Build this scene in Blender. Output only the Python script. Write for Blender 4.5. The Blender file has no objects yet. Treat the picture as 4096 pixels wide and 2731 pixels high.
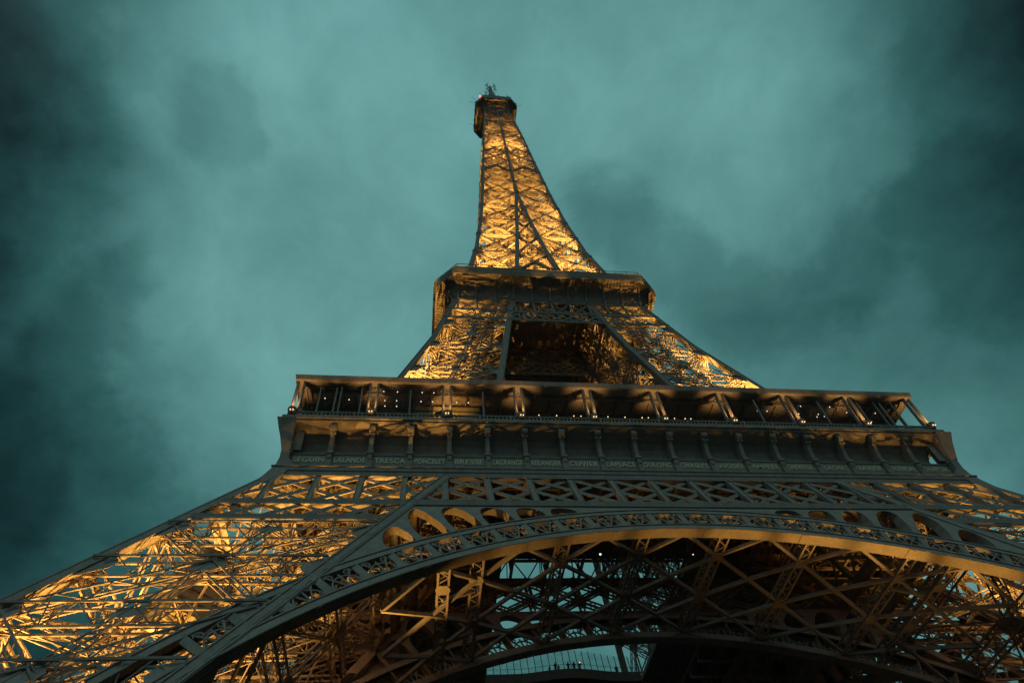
import bpy, bmesh, math, random
from mathutils import Vector as V, Matrix
random.seed(7)
PI = math.pi
S = bpy.context.scene
COL = S.collection

# ------------------------------------------------------------------ camera
cam_d = bpy.data.cameras.new("camera")
cam = bpy.data.objects.new("camera", cam_d)
COL.objects.link(cam)
cam_d.sensor_width = 36.0
cam_d.lens = 24.2825
cam_d.clip_start = 0.1
cam_d.clip_end = 6000
cam.matrix_world = Matrix(((0.99241451, -0.03642995, -0.11741509, -21.81202801),
                           (-0.09795918, -0.81140421, -0.57621802, -84.95766662),
                           (-0.0742795, 0.58334901, -0.80881796, 2.50001097),
                           (0, 0, 0, 1)))
S.camera = cam
S.view_settings.view_transform = 'Standard'
S.view_settings.look = 'None'
S.view_settings.exposure = 0.0
S.view_settings.gamma = 1.0
S.cycles.use_denoising = True
S.cycles.denoising_prefilter = 'NONE'
S.cycles.use_adaptive_sampling = False
S.cycles.max_bounces = 6
S.cycles.diffuse_bounces = 3
S.cycles.sample_clamp_indirect = 1.5
S.cycles.sample_clamp_direct = 5.0

# ------------------------------------------------------------------ world: overcast dusk sky
W = bpy.data.worlds.new("World")
S.world = W
W.use_nodes = True
nt = W.node_tree
nt.nodes.clear()
def N(t, **kw):
    n = nt.nodes.new(t)
    for k, v in kw.items():
        setattr(n, k, v)
    return n
def L(a, b):
    nt.links.new(a, b)
def M(op, a, b=None, c=None):
    n = N('ShaderNodeMath', operation=op)
    for i, x in enumerate((a, b, c)):
        if x is None:
            continue
        if isinstance(x, (int, float)):
            n.inputs[i].default_value = x
        else:
            L(x, n.inputs[i])
    return n.outputs[0]
tc = N('ShaderNodeTexCoord')
sep = N('ShaderNodeSeparateXYZ')
L(tc.outputs['Generated'], sep.inputs[0])
def blob(d, k, vec=None):
    vm = N('ShaderNodeVectorMath', operation='DOT_PRODUCT')
    vm.inputs[1].default_value = V(d).normalized()
    if vec is None:
        nm = N('ShaderNodeVectorMath', operation='NORMALIZE')
        L(tc.outputs['Generated'], nm.inputs[0])
        vec = nm.outputs[0]
    L(vec, vm.inputs[0])
    return M('EXPONENT', M('MULTIPLY', M('SUBTRACT', vm.outputs['Value'], 1.0), k))
def dnoise(scale, detail, rough, dist, off):
    mp = N('ShaderNodeMapping')
    mp.inputs['Location'].default_value = off
    mp.inputs['Scale'].default_value = (1.0, 0.85, 1.25)
    L(tc.outputs['Generated'], mp.inputs[0])
    n = N('ShaderNodeTexNoise')
    n.inputs['Scale'].default_value = scale
    n.inputs['Detail'].default_value = detail
    n.inputs['Roughness'].default_value = rough
    n.inputs['Distortion'].default_value = dist
    L(mp.outputs[0], n.inputs['Vector'])
    return n.outputs[0]
n1 = dnoise(3.4, 8, 0.55, 0.3, (3.1, 1.7, 0.6))
n2 = dnoise(9.0, 6, 0.58, 0.4, (0.4, 2.2, 1.9))
# the cloud deck: light and dark cloud plus lens vignetting painted in fixed sky directions, edges torn by noise
wn = N('ShaderNodeTexNoise')
wn.inputs['Scale'].default_value = 3.2; wn.inputs['Detail'].default_value = 7; wn.inputs['Roughness'].default_value = 0.6
L(tc.outputs['Generated'], wn.inputs['Vector'])
w1 = N('ShaderNodeVectorMath', operation='SUBTRACT'); w1.inputs[1].default_value = (0.5, 0.5, 0.5)
L(wn.outputs['Color'], w1.inputs[0])
w2 = N('ShaderNodeVectorMath', operation='SCALE'); w2.inputs['Scale'].default_value = 0.24
L(w1.outputs[0], w2.inputs[0])
nrm = N('ShaderNodeVectorMath', operation='NORMALIZE'); L(tc.outputs['Generated'], nrm.inputs[0])
w3 = N('ShaderNodeVectorMath', operation='ADD'); L(nrm.outputs[0], w3.inputs[0]); L(w2.outputs[0], w3.inputs[1])
wd = N('ShaderNodeVectorMath', operation='NORMALIZE'); L(w3.outputs[0], wd.inputs[0])
CLOUD_VIGNETTE = [((-0.54, 0.15, 0.83), 45, -0.13), ((-0.524, 0.184, 0.832), 26, -0.418),
         ((-0.401, 0.185, 0.897), 26, 0.216),
         ((-0.247, 0.181, 0.952), 26, 0.323),
         ((-0.065, 0.170, 0.983), 26, 0.105),
         ((0.131, 0.153, 0.980), 26, 0.166),
         ((0.318, 0.130, 0.939), 26, 0.092),
         ((0.479, 0.105, 0.871), 26, 0.352),
         ((0.607, 0.080, 0.790), 26, -0.064),
         ((0.692, 0.061, 0.720), 26, -0.410),
         ((-0.545, 0.369, 0.753), 26, -0.248),
         ((-0.420, 0.390, 0.819), 26, 0.357),
         ((-0.257, 0.405, 0.877), 26, 0.187),
         ((-0.061, 0.407, 0.911), 26, 0.014),
         ((0.153, 0.392, 0.907), 26, 0.301),
         ((0.355, 0.359, 0.863), 26, 0.116),
         ((0.524, 0.316, 0.791), 26, 0.183),
         ((0.654, 0.270, 0.707), 26, 0.165),
         ((0.736, 0.233, 0.636), 26, 0.081),
         ((-0.543, 0.550, 0.635), 26, -0.242),
         ((-0.417, 0.591, 0.690), 26, 0.257),
         ((-0.252, 0.626, 0.738), 26, 0.202),
         ((-0.052, 0.641, 0.766), 26, 0.092),
         ((0.166, 0.629, 0.760), 26, 0.165),
         ((0.371, 0.587, 0.719), 26, -0.016),
         ((0.542, 0.527, 0.655), 26, -0.015),
         ((0.671, 0.461, 0.581), 26, 0.020),
         ((0.751, 0.407, 0.520), 26, -0.071),
         ((-0.517, 0.701, 0.491), 26, -0.107),
         ((-0.391, 0.755, 0.527), 26, 0.059),
         ((-0.231, 0.798, 0.556), 26, 0.115),
         ((-0.039, 0.820, 0.570), 26, 0.212),
         ((0.166, 0.810, 0.562), 26, 0.199),
         ((0.361, 0.767, 0.531), 26, 0.113),
         ((0.526, 0.700, 0.483), 26, 0.310),
         ((0.653, 0.624, 0.429), 26, 0.331),
         ((0.735, 0.559, 0.384), 26, 0.047),
         ((0.261, 0.388, 0.884), 160, -0.129),
         ((-0.308, 0.437, 0.845), 160, -0.007),
         ((0.559, 0.428, 0.710), 80, -0.026),
         ((-0.204, 0.434, 0.878), 160, -0.146),
         ((-0.368, 0.664, 0.651), 120, -0.060),
         ((0.449, 0.526, 0.723), 120, 0.013)]
val = M('ADD', M('MULTIPLY', M('SUBTRACT', n1, 0.5), 0.30), M('MULTIPLY', M('SUBTRACT', n2, 0.5), 0.22))
val = M('ADD', val, 0.20)
for d, k, a in CLOUD_VIGNETTE:
    val = M('ADD', val, M('MULTIPLY', blob(d, k, wd.outputs[0]), a))
# darker cloud banks with torn, fairly crisp edges
bank = None
for d, k in [((0.238, 0.397, 0.887), 260),
             ((0.307, 0.439, 0.844), 260),
             ((0.389, 0.484, 0.784), 220),
             ((0.461, 0.478, 0.748), 220),
             ((0.527, 0.41, 0.744), 240),
             ((0.583, 0.341, 0.737), 260),
             ((0.629, 0.27, 0.729), 260),
             ((0.672, 0.331, 0.662), 120),
             ((-0.424, 0.601, 0.677), 200),
             ((-0.455, 0.633, 0.626), 160),
             ((-0.36, 0.658, 0.661), 220),
             ((-0.289, 0.303, 0.908), 500),
             ((-0.377, 0.541, 0.752), 420)]:
    b_ = blob(d, k, wd.outputs[0])
    bank = b_ if bank is None else M('MAXIMUM', bank, b_)
n4 = dnoise(5.5, 8, 0.58, 0.6, (7.4, 3.2, 0.3))
bank = M('ADD', bank, M('MULTIPLY', M('SUBTRACT', n4, 0.5), 1.7))
bm_ = N('ShaderNodeMapRange', interpolation_type='SMOOTHSTEP')
bm_.inputs[1].default_value = 0.30; bm_.inputs[2].default_value = 0.85
L(bank, bm_.inputs[0])
val = M('SUBTRACT', val, M('MULTIPLY', bm_.outputs[0], 0.10))
val = M('ADD', val, 0.012)
ramp = N('ShaderNodeValToRGB')
cr = ramp.color_ramp
STOPS = [(0.10, (6, 18, 20)), (0.20, (14, 36, 38)), (0.32, (26, 56, 57)), (0.53, (46, 90, 90)), (0.70, (71, 119, 118)), (0.86, (93, 146, 145)), (1.0, (114, 168, 166))]
def lin(c): return tuple(((x / 255 + 0.055) / 1.055) ** 2.4 for x in c) + (1,)
cr.elements[0].position = STOPS[0][0]; cr.elements[0].color = lin(STOPS[0][1])
cr.elements[1].position = STOPS[-1][0]; cr.elements[1].color = lin(STOPS[-1][1])
for p_, c_ in STOPS[1:-1]:
    e = cr.elements.new(p_); e.color = lin(c_)
L(val, ramp.inputs[0])
bg = N('ShaderNodeBackground')
hz = N('ShaderNodeMapRange', interpolation_type='SMOOTHSTEP')      # the city's horizon dims the low sky
for i_, v_ in ((1, 0.04), (2, 0.46), (3, 0.05), (4, 1.0)):
    hz.inputs[i_].default_value = v_
L(sep.outputs[2], hz.inputs[0])
hm_ = N('ShaderNodeVectorMath', operation='SCALE')
L(ramp.outputs[0], hm_.inputs[0]); L(hz.outputs[0], hm_.inputs['Scale'])
L(hm_.outputs[0], bg.inputs[0])
bg.inputs[1].default_value = 1.0
out = N('ShaderNodeOutputWorld')
# western sky glow added behind the camera to light the tower's front
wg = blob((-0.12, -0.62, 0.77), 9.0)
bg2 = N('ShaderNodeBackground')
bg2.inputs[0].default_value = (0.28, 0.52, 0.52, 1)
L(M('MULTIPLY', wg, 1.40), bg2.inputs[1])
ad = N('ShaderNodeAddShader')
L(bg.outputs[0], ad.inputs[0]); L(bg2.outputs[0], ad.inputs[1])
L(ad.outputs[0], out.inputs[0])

# ------------------------------------------------------------------ materials
def mat(name, col, rough=0.6, metal=0.0, var=0.25, scale=1.2, emit=None, es=0.0, spec=0.4, streak=False):
    m = bpy.data.materials.new(name)
    m.use_nodes = True
    t = m.node_tree
    b = t.nodes['Principled BSDF']
    b.inputs['Roughness'].default_value = rough
    b.inputs['Metallic'].default_value = metal
    b.inputs['Specular IOR Level'].default_value = spec
    if emit:
        b.inputs['Base Color'].default_value = (*col, 1)
        b.inputs['Emission Color'].default_value = (*emit, 1)
        b.inputs['Emission Strength'].default_value = es
        return m
    tx = t.nodes.new('ShaderNodeTexCoord')
    no = t.nodes.new('ShaderNodeTexNoise')
    no.inputs['Scale'].default_value = scale
    no.inputs['Detail'].default_value = 6
    no.inputs['Roughness'].default_value = 0.65
    t.links.new(tx.outputs['Object'], no.inputs['Vector'])
    if streak:
        mp = t.nodes.new('ShaderNodeMapping'); mp.inputs['Scale'].default_value = (3.0, 3.0, 0.25)
        n2 = t.nodes.new('ShaderNodeTexNoise'); n2.inputs['Scale'].default_value = 2.0; n2.inputs['Detail'].default_value = 5; n2.inputs['Roughness'].default_value = 0.7
        t.links.new(tx.outputs['Object'], mp.inputs[0]); t.links.new(mp.outputs[0], n2.inputs['Vector'])
        mx = t.nodes.new('ShaderNodeMix'); mx.data_type = 'FLOAT'; mx.inputs[0].default_value = 0.5
        t.links.new(no.outputs[0], mx.inputs[2]); t.links.new(n2.outputs[0], mx.inputs[3])
        no_out = mx.outputs[0]
    else:
        no_out = no.outputs[0]
    rp = t.nodes.new('ShaderNodeValToRGB')
    rp.color_ramp.elements[0].position = 0.3
    rp.color_ramp.elements[0].color = (*[c * (1 - var) for c in col], 1)
    rp.color_ramp.elements[1].position = 0.7
    rp.color_ramp.elements[1].color = (*[min(1, c * (1 + var)) for c in col], 1)
    t.links.new(no_out, rp.inputs[0])
    t.links.new(rp.outputs[0], b.inputs['Base Color'])
    return m
IRON = mat('painted_iron', (0.40, 0.315, 0.275), 0.8, 0, 0.34, 1.1, spec=0.15, streak=True)
GOLD = mat('gold_letters', (0.85, 0.77, 0.48), 0.45, 0.0, 0.05)
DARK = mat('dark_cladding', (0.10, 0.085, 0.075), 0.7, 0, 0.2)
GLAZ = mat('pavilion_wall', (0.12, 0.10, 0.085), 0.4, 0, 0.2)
PANE = mat('clear_glass', (0.9, 0.95, 0.95), 0.03)
PANE.node_tree.nodes['Principled BSDF'].inputs['Transmission Weight'].default_value = 1.0
PANE.node_tree.nodes['Principled BSDF'].inputs['IOR'].default_value = 1.02
GROUND = mat('gravel', (0.045, 0.04, 0.035), 0.9, 0, 0.3, 0.3)
WARMW = mat('warm_bulb', (1, 0.9, 0.7), 0.5, emit=(1.0, 0.70, 0.32), es=2.2)
WHITEW = mat('white_bulb', (1, 1, 0.95), 0.5, emit=(1.0, 0.90, 0.70), es=1.8)
WARMB = mat('candle_bulb', (1, 0.9, 0.7), 0.5, emit=(1.0, 0.72, 0.36), es=2.2)
SOD = mat('sodium_lens', (1, 0.7, 0.3), 0.5, emit=(1.0, 0.55, 0.16), es=6)
REDL = mat('red_lens', (1, 0.1, 0.1), 0.5, emit=(1.0, 0.06, 0.05), es=8)
PHONE = mat('phone_screen', (1, 0.6, 0.3), 0.5, emit=(1.0, 0.45, 0.15), es=3)
SKIN = mat('skin', (0.45, 0.30, 0.22), 0.6, 0, 0.05)
COAT = [mat('coat_%s' % n, c, 0.8, 0, 0.15, 6) for n, c in (('black', (0.02, 0.02, 0.022)), ('navy', (0.02, 0.025, 0.05)), ('brown', (0.06, 0.04, 0.03)), ('grey', (0.08, 0.08, 0.085)))]
TROU = mat('dark_trousers', (0.025, 0.025, 0.03), 0.85, 0, 0.1, 6)
HAIR = mat('dark_hair', (0.02, 0.015, 0.01), 0.7, 0, 0.1, 8)
CABIN = mat('cabin_panels', (0.52, 0.40, 0.24), 0.5, 0, 0.12)

# ------------------------------------------------------------------ mesh helpers
class MB:
    def __init__(s):
        s.v = []; s.f = []
    def quad8(s, p):
        i = len(s.v)
        s.v += [tuple(x) for x in p]
        s.f += [(i, i + 3, i + 2, i + 1), (i + 4, i + 5, i + 6, i + 7), (i, i + 1, i + 5, i + 4), (i + 1, i + 2, i + 6, i + 5), (i + 2, i + 3, i + 7, i + 6), (i + 3, i, i + 4, i + 7)]
    def box(s, a, b):
        x0, y0, z0 = a; x1, y1, z1 = b
        s.quad8([(x0, y0, z0), (x1, y0, z0), (x1, y1, z0), (x0, y1, z0), (x0, y0, z1), (x1, y0, z1), (x1, y1, z1), (x0, y1, z1)])
    def beam(s, p, q, w, d, n):
        p = V(p); q = V(q); a = q - p
        if a.length < 1e-5:
            return
        a.normalize()
        b = V(n).cross(a)
        if b.length < 1e-5:
            b = V((1, 0, 0)).cross(a)
        b.normalize()
        c = a.cross(b)
        b = b * (w / 2); c = c * (d / 2)
        s.quad8([p - b - c, p + b - c, p + b + c, p - b + c, q - b - c, q + b - c, q + b + c, q - b + c])
    def girder(s, p, q, n, h, d, c, z, pitch, lace=True, post=False):
        """box lattice girder from p to q; n points inward, h = height in the face, d = depth along n"""
        p = V(p); q = V(q); a = q - p
        ln = a.length; a.normalize()
        n = V(n); n = (n - a * n.dot(a)).normalized()
        b = n.cross(a).normalized() * (h / 2 - c / 2)
        off = (0, d) if d > 0 else (0,)
        for k in off:
            for sg in (-1, 1):
                s.beam(p + b * sg + n * k, q + b * sg + n * k, c, c, n)
        m = max(2, int(round(ln / pitch)))
        for j, k in enumerate(off):
            for i in range(m):
                sg = 1 if (i + j) % 2 else -1
                A = p + a * (ln * i / m) + b * sg + n * k
                B = p + a * (ln * (i + 1) / m) - b * sg + n * k
                s.beam(A, B, z, z * 0.6, n)
                if post and i % 2 == 0:
                    s.beam(A, A - 2 * b * sg, z, z * 0.6, n)
        if lace and d > 0:
            for sg in (-1, 1):
                for i in range(m):
                    k0, k1 = (0, d) if i % 2 else (d, 0)
                    s.beam(p + a * (ln * i / m) + b * sg + n * k0, p + a * (ln * (i + 1) / m) + b * sg + n * k1, z, z * 0.6, b)
    def plate(s, pts, n, t):
        """flat polygon pts extruded by t along n"""
        n = V(n).normalized() * t
        i = len(s.v); m = len(pts)
        s.v += [tuple(V(x)) for x in pts] + [tuple(V(x) + n) for x in pts]
        s.f.append(tuple(range(i, i + m)))
        s.f.append(tuple(range(i + 2 * m - 1, i + m - 1, -1)))
        for k in range(m):
            k2 = (k + 1) % m
            s.f.append((i + k, i + k2, i + m + k2, i + m + k))
    def ringplate(s, outer, inner, n, t):
        n = V(n).normalized() * t
        i = len(s.v); m = len(outer)
        s.v += [tuple(V(x)) for x in outer] + [tuple(V(x)) for x in inner] + [tuple(V(x) + n) for x in outer] + [tuple(V(x) + n) for x in inner]
        for k in range(m):
            k2 = (k + 1) % m
            s.f.append((i + k, i + k2, i + m + k2, i + m + k))
            s.f.append((i + 2 * m + k, i + 3 * m + k, i + 3 * m + k2, i + 2 * m + k2))
            s.f.append((i + m + k, i + m + k2, i + 3 * m + k2, i + 3 * m + k))
            s.f.append((i + k, i + 2 * m + k, i + 2 * m + k2, i + k2))
    def strip(s, rows, close=False):
        """grid surface through rows of points"""
        i = len(s.v); m = len(rows[0])
        for r in rows:
            s.v += [tuple(x) for x in r]
        for a in range(len(rows) - 1):
            for k in range(m if close else m - 1):
                k2 = (k + 1) % m
                s.f.append((i + a * m + k, i + a * m + k2, i + (a + 1) * m + k2, i + (a + 1) * m + k))
    def cyl(s, p, q, r, n=8, r2=None):
        p = V(p); q = V(q); a = (q - p).normalized()
        b = a.cross(V((0, 0, 1)) if abs(a.z) < 0.9 else V((1, 0, 0))).normalized(); c = a.cross(b)
        r2 = r if r2 is None else r2
        R0 = [p + (b * math.cos(2 * PI * k / n) + c * math.sin(2 * PI * k / n)) * r for k in range(n)]
        R1 = [q + (b * math.cos(2 * PI * k / n) + c * math.sin(2 * PI * k / n)) * r2 for k in range(n)]
        i = len(s.v)
        s.strip([R0, R1], True)
        s.f.append(tuple(range(i, i + n)))
        s.f.append(tuple(range(i + n, i + 2 * n)))
    def build(s, name, m, parent=None):
        me = bpy.data.meshes.new(name)
        me.from_pydata(s.v, [], s.f)
        me.materials.append(m)
        me.update()
        o = bpy.data.objects.new(name, me)
        COL.objects.link(o)
        if parent:
            o.parent = parent
        return o
def copy_tree(o, parent, rz):
    c = o.copy()
    COL.objects.link(c)
    c.parent = parent
    c.rotation_euler.z = o.rotation_euler.z + rz
    for ch in list(o.children):
        d = ch.copy()
        COL.objects.link(d)
        d.parent = c
        for g in list(ch.children):
            e = g.copy(); COL.objects.link(e); e.parent = d
    return c
def around(o, parent, ks=(1, 2, 3)):
    return [copy_tree(o, parent, k * PI / 2) for k in ks]
def tag(o, label, cat, group=None, kind=None):
    o['label'] = label; o['category'] = cat
    if group: o['group'] = group
    if kind: o['kind'] = kind
def interp(x, X, Y):
    if x <= X[0]: return Y[0]
    for i in range(len(X) - 1):
        if x <= X[i + 1]:
            return Y[i] + (Y[i + 1] - Y[i]) * (x - X[i]) / (X[i + 1] - X[i])
    return Y[-1]
# outer (H) and inner (G) half widths of the tower's four pillars at a height
ZH = [0, 28.7, 48.9, 57, 76, 92, 110, 125, 140, 158, 178, 215, 230, 247, 263, 271]
HH = [61.1, 46.3, 35.9, 32.0, 25.95, 21.6, 17.7, 15.0, 12.75, 11.0, 9.6, 7.65, 6.95, 5.95, 4.9, 4.4]
ZG = [0, 49.1, 57, 75.1, 109, 117, 128, 137, 148, 158, 168, 177.5]
GG = [44.6, 19.1, 14.9, 11.95, 6.95, 5.3, 4.45, 3.5, 2.5, 1.65, 1.0, 0.0]
H = lambda z: interp(z, ZH, HH)
G = lambda z: interp(z, ZG, GG)

tower = bpy.data.objects.new('lattice_tower', None)
COL.objects.link(tower)
tag(tower, 'towering brown iron lattice tower with two wide galleries, floodlit gold from inside', 'tower')

# ------------------------------------------------------------------ pillars of the first and second stage (built for the -x,-y corner)
# face functions: (point on the face for u in 0..1 from inner to outer edge, inward normal)
def face_pt(kind, u, z, inset=0.0):
    g, h = G(z), H(z)
    t = g + (h - g) * u
    if kind == 'outer_y': return V((-t, -h + inset, z))
    if kind == 'inner_y': return V((-t, -g - inset, z))
    if kind == 'outer_x': return V((-h + inset, -t, z))
    if kind == 'mid_y': return V((-t, -(g + h) / 2 + inset, z))
    if kind == 'mid_x': return V((-(g + h) / 2 + inset, -t, z))
    return V((-g - inset, -t, z))
INW = {'outer_y': V((0, 1, 0)), 'inner_y': V((0, -1, 0)), 'outer_x': V((1, 0, 0)), 'inner_x': V((-1, 0, 0)), 'mid_y': V((0, 1, 0)), 'mid_x': V((1, 0, 0))}
def rafter_mesh(zs, w, sx, sy, ridge=True):
    """square box rafter following the profile; sx, sy in (0 inner, 1 outer)"""
    mb = MB()
    rows = []
    for z in zs:
        g, h = G(z), H(z)
        x0, x1 = (-g - w, -g) if not sx else (-h, -h + w)
        y0, y1 = (-g - w, -g) if not sy else (-h, -h + w)
        rows.append([(x0, y0, z), (x1, y0, z), (x1, y1, z), (x0, y1, z)])
    mb.strip(rows, True)
    if ridge:   # raised cover plates down the middle and edge flanges on the two outside faces
        for za, zb in zip(zs[:-1], zs[1:]):
            for (axis, sgn) in ((0, 1 if not sx else -1), (1, 1 if not sy else -1)):
                def P(z, s_):
                    g, h = G(z), H(z)
                    cx = (-g - w / 2) if not sx else (-h + w / 2)
                    cyy = (-g - w / 2) if not sy else (-h + w / 2)
                    c = V((cx, cyy, z))
                    c[axis] += sgn * (w / 2 + 0.03)
                    c[1 - axis] += s_
                    return c
                nn = V((0, 0, 0)); nn[axis] = sgn
                mb.beam(P(za, 0), P(zb, 0), w * 0.45, 0.12, nn)
                for e in (-1, 1):
                    mb.beam(P(za, e * (w / 2 - 0.02)), P(zb, e * (w / 2 - 0.02)), 0.12, 0.20, nn)
    return mb
def gusset(mb, c, n, ux, uz, sx_, sz_, t=0.05):
    mb.plate([c - ux * sx_ * 0.6 - uz * sz_, c + ux * sx_ * 0.6 - uz * sz_, c + ux * sx_ - uz * sz_ * 0.3, c + ux * sx_ + uz * sz_ * 0.3, c + ux * sx_ * 0.6 + uz * sz_, c - ux * sx_ * 0.6 + uz * sz_, c - ux * sx_ + uz * sz_ * 0.3, c - ux * sx_ - uz * sz_ * 0.3], n, t)

def pillar_face(kind, struts, panels, w, hs, hx, c, zt, ds, pitch, center=True, studs=False):
    mb = MB()
    n = INW[kind]
    i0 = 0.10
    for z in struts:
        ww = w / (H(z) - G(z))
        mb.girder(face_pt(kind, ww * 0.7, z, i0), face_pt(kind, 1 - ww * 0.7, z, i0), n, hs, ds, c, zt, pitch, lace=False, post=True)
        a = face_pt(kind, 0, z); b = face_pt(kind, 1, z); ux = (b - a).normalized()
        up = (face_pt(kind, .5, z + 1) - face_pt(kind, .5, z)).normalized()
        for u_, sgn in ((ww * 1.0, 1), (1 - ww * 1.0, -1)):
            p0 = face_pt(kind, u_, z, 0.02)
            mb.plate([p0 - up * hs * .95, p0 + ux * sgn * 0.9 - up * hs * .5, p0 + ux * sgn * 1.3 - up * hs * 0.2, p0 + ux * sgn * 1.3 + up * hs * .2, p0 + ux * sgn * 0.9 + up * hs * .5, p0 + up * hs * .95], n, 0.06)
    for z0, z1 in panels:
        ww = w / (H(z0) - G(z0)); w2 = w / (H(z1) - G(z1))
        A0, A1 = face_pt(kind, ww, z0, i0), face_pt(kind, 1 - ww, z0, i0)
        B0, B1 = face_pt(kind, w2, z1, i0), face_pt(kind, 1 - w2, z1, i0)
        for p_, q_ in ((A0, B1), (A1, B0)):
            mb.girder(p_, q_, n, hx, ds, c * 0.8, zt, pitch, lace=False)
        zc = (z0 + z1) / 2
        # crossing point
        t = (A1 - A0).length / ((A1 - A0).length + (B1 - B0).length)
        cc = A0 + (B1 - A0) * t
        ux = (A1 - A0).normalized(); up = ((B0 + B1) / 2 - (A0 + A1) / 2).normalized()
        gusset(mb, cc - n * 0.06, n, ux, up, hx * 1.0, hx * 0.75, 0.06)
        gusset(mb, cc + n * (ds + 0.02), n, ux, up, hx * 0.9, hx * 0.7, 0.05)
        if center:
            m0 = (A0 + A1) / 2; m1 = (B0 + B1) / 2
            mb.girder(m0, m1, n, hx * 0.55, ds * 0.6, c * 0.7, zt * 0.9, pitch * 0.8, lace=False)
            gusset(mb, m1 - n * 0.06, n, ux, up, hx * 0.8, hx * 0.55, 0.06)
    return mb

def build_pillar(name, zs, struts, panels, w, hs, hx, c, zt, ds, pitch, track=True, extra=()):
    # the pillar mesh itself: the inclined lift track up its middle
    mb = MB()
    za, zb = zs[0], zs[-1]
    zz_ = [za + (zb - za) * i / 24 for i in range(25)]
    ctr = lambda z: V((-(H(z) + G(z)) / 2, -(H(z) + G(z)) / 2, z))
    dg = V((1, -1, 0)).normalized()
    for o_ in (-1.7, 1.7):
        for a, b in zip(zz_[:-1], zz_[1:]):
            mb.beam(ctr(a) + dg * o_, ctr(b) + dg * o_, 0.24, 0.5, V((1, 1, 0)))
    for i, a in enumerate(zz_):
        mb.beam(ctr(a) - dg * 1.8, ctr(a) + dg * 1.8, 0.14, 0.2, V((0, 0, 1)))
        if i < 24:
            sg = 1 if i % 2 else -1
            mb.beam(ctr(a) + dg * 1.7 * sg, ctr(zz_[i + 1]) - dg * 1.7 * sg, 0.1, 0.1, V((1, 1, 0)))
    root = mb.build(name, IRON, tower)
    for z in list(struts)[::2] + list(extra):
        mb = MB()
        cs = [V((-H(z) + w, -H(z) + w, z)), V((-G(z) - w, -H(z) + w, z)), V((-G(z) - w, -G(z) - w, z)), V((-H(z) + w, -G(z) - w, z))]
        for a, b in ((0, 2), (1, 3)):
            mb.girder(cs[a], cs[b], V((0, 0, 1)), hx * 0.7, hs * 0.5, c * 0.65, zt, pitch, lace=False)
        mb.build('cross_frame', IRON, root)
    for sx in (0, 1):
        for sy in (0, 1):
            rafter_mesh(zs, w, sx, sy).build('rafter', IRON, root)
    for k in ('outer_y', 'outer_x', 'inner_y', 'inner_x'):
        pillar_face(k, struts, panels, w, hs, hx, c, zt, ds, pitch).build('lattice_face', IRON, root)
    for k in ('mid_y', 'mid_x'):       # slighter ties across the shaft
        mb = MB()
        n = INW[k]
        for za_, zb_ in zip(struts[:-1], struts[1:]):
            zc_ = (za_ + zb_) / 2
            for u0, u1, v0, v1 in ((0.08, 0.42, za_, zb_), (0.42, 0.08, za_, zb_), (0.58, 0.92, za_, zb_), (0.92, 0.58, za_, zb_), (0.08, 0.42, zc_, zc_), (0.58, 0.92, zc_, zc_)):
                mb.girder(face_pt(k, u0, v0), face_pt(k, u1, v1), n, hx * 0.42, 0.0, c * 0.55, zt * 0.7, pitch * 0.5)
        mb.build('cross_tie', IRON, root)
    mb = MB()    # zigzag staircase with landings and handrails
    nfl = int((zb - za) / 2.6)
    for i in range(nfl):
        z0 = za + i * 2.6; z1 = z0 + 2.6
        c0, c1 = ctr(z0), ctr(z1)
        a = V((1, 1, 0)).normalized()
        sg = 1 if i % 2 else -1
        off = a * -2.6
        P = c0 + off + dg * 2.2 * sg; Q = c1 + off - dg * 2.2 * sg
        for e in (-0.45, 0.45):
            mb.beam(P + a * e, Q + a * e, 0.2, 0.05, V((0, 0, 1)).cross(dg))
            mb.beam(P + a * e + V((0, 0, 1.0)), Q + a * e + V((0, 0, 1.0)), 0.05, 0.05, V((0, 0, 1)))
        for k in range(9):
            t = (k + .5) / 9
            m_ = P + (Q - P) * t
            mb.beam(m_ - a * 0.4, m_ + a * 0.4, 0.12, 0.04, V((0, 0, 1)))
        mb.beam(Q - a * 0.6, Q + a * 0.6, 0.35, 0.05, V((0, 0, 1)))
    mb.build('staircase', IRON, root)
    return root

st1 = [6.5, 11.8, 17.0, 22.3, 27.4, 32.7, 37.85]
pan1 = [(1.5, 6.5), (6.5, 17.0), (17.0, 27.4), (27.4, 37.85)]
pil = build_pillar('pillar', [0, 10, 20, 28.7, 38, 44, 48.9, 53, 57], st1, pan1, 0.95, 1.75, 1.05, 0.15, 0.085, 0.85, 1.6, extra=(42.6, 48.2))
around(pil, tower)
st2 = [60.3, 69.9, 79.5, 89.0, 98.3]
pan2 = [(60.3, 69.9), (69.9, 79.5), (79.5, 89.0), (89.0, 98.3)]
pil2 = build_pillar('upper_pillar', [56.4, 66, 76, 84, 92, 101, 110, 115], st2, pan2, 0.80, 1.45, 1.0, 0.15, 0.085, 0.7, 1.3)
around(pil2, tower)

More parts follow.
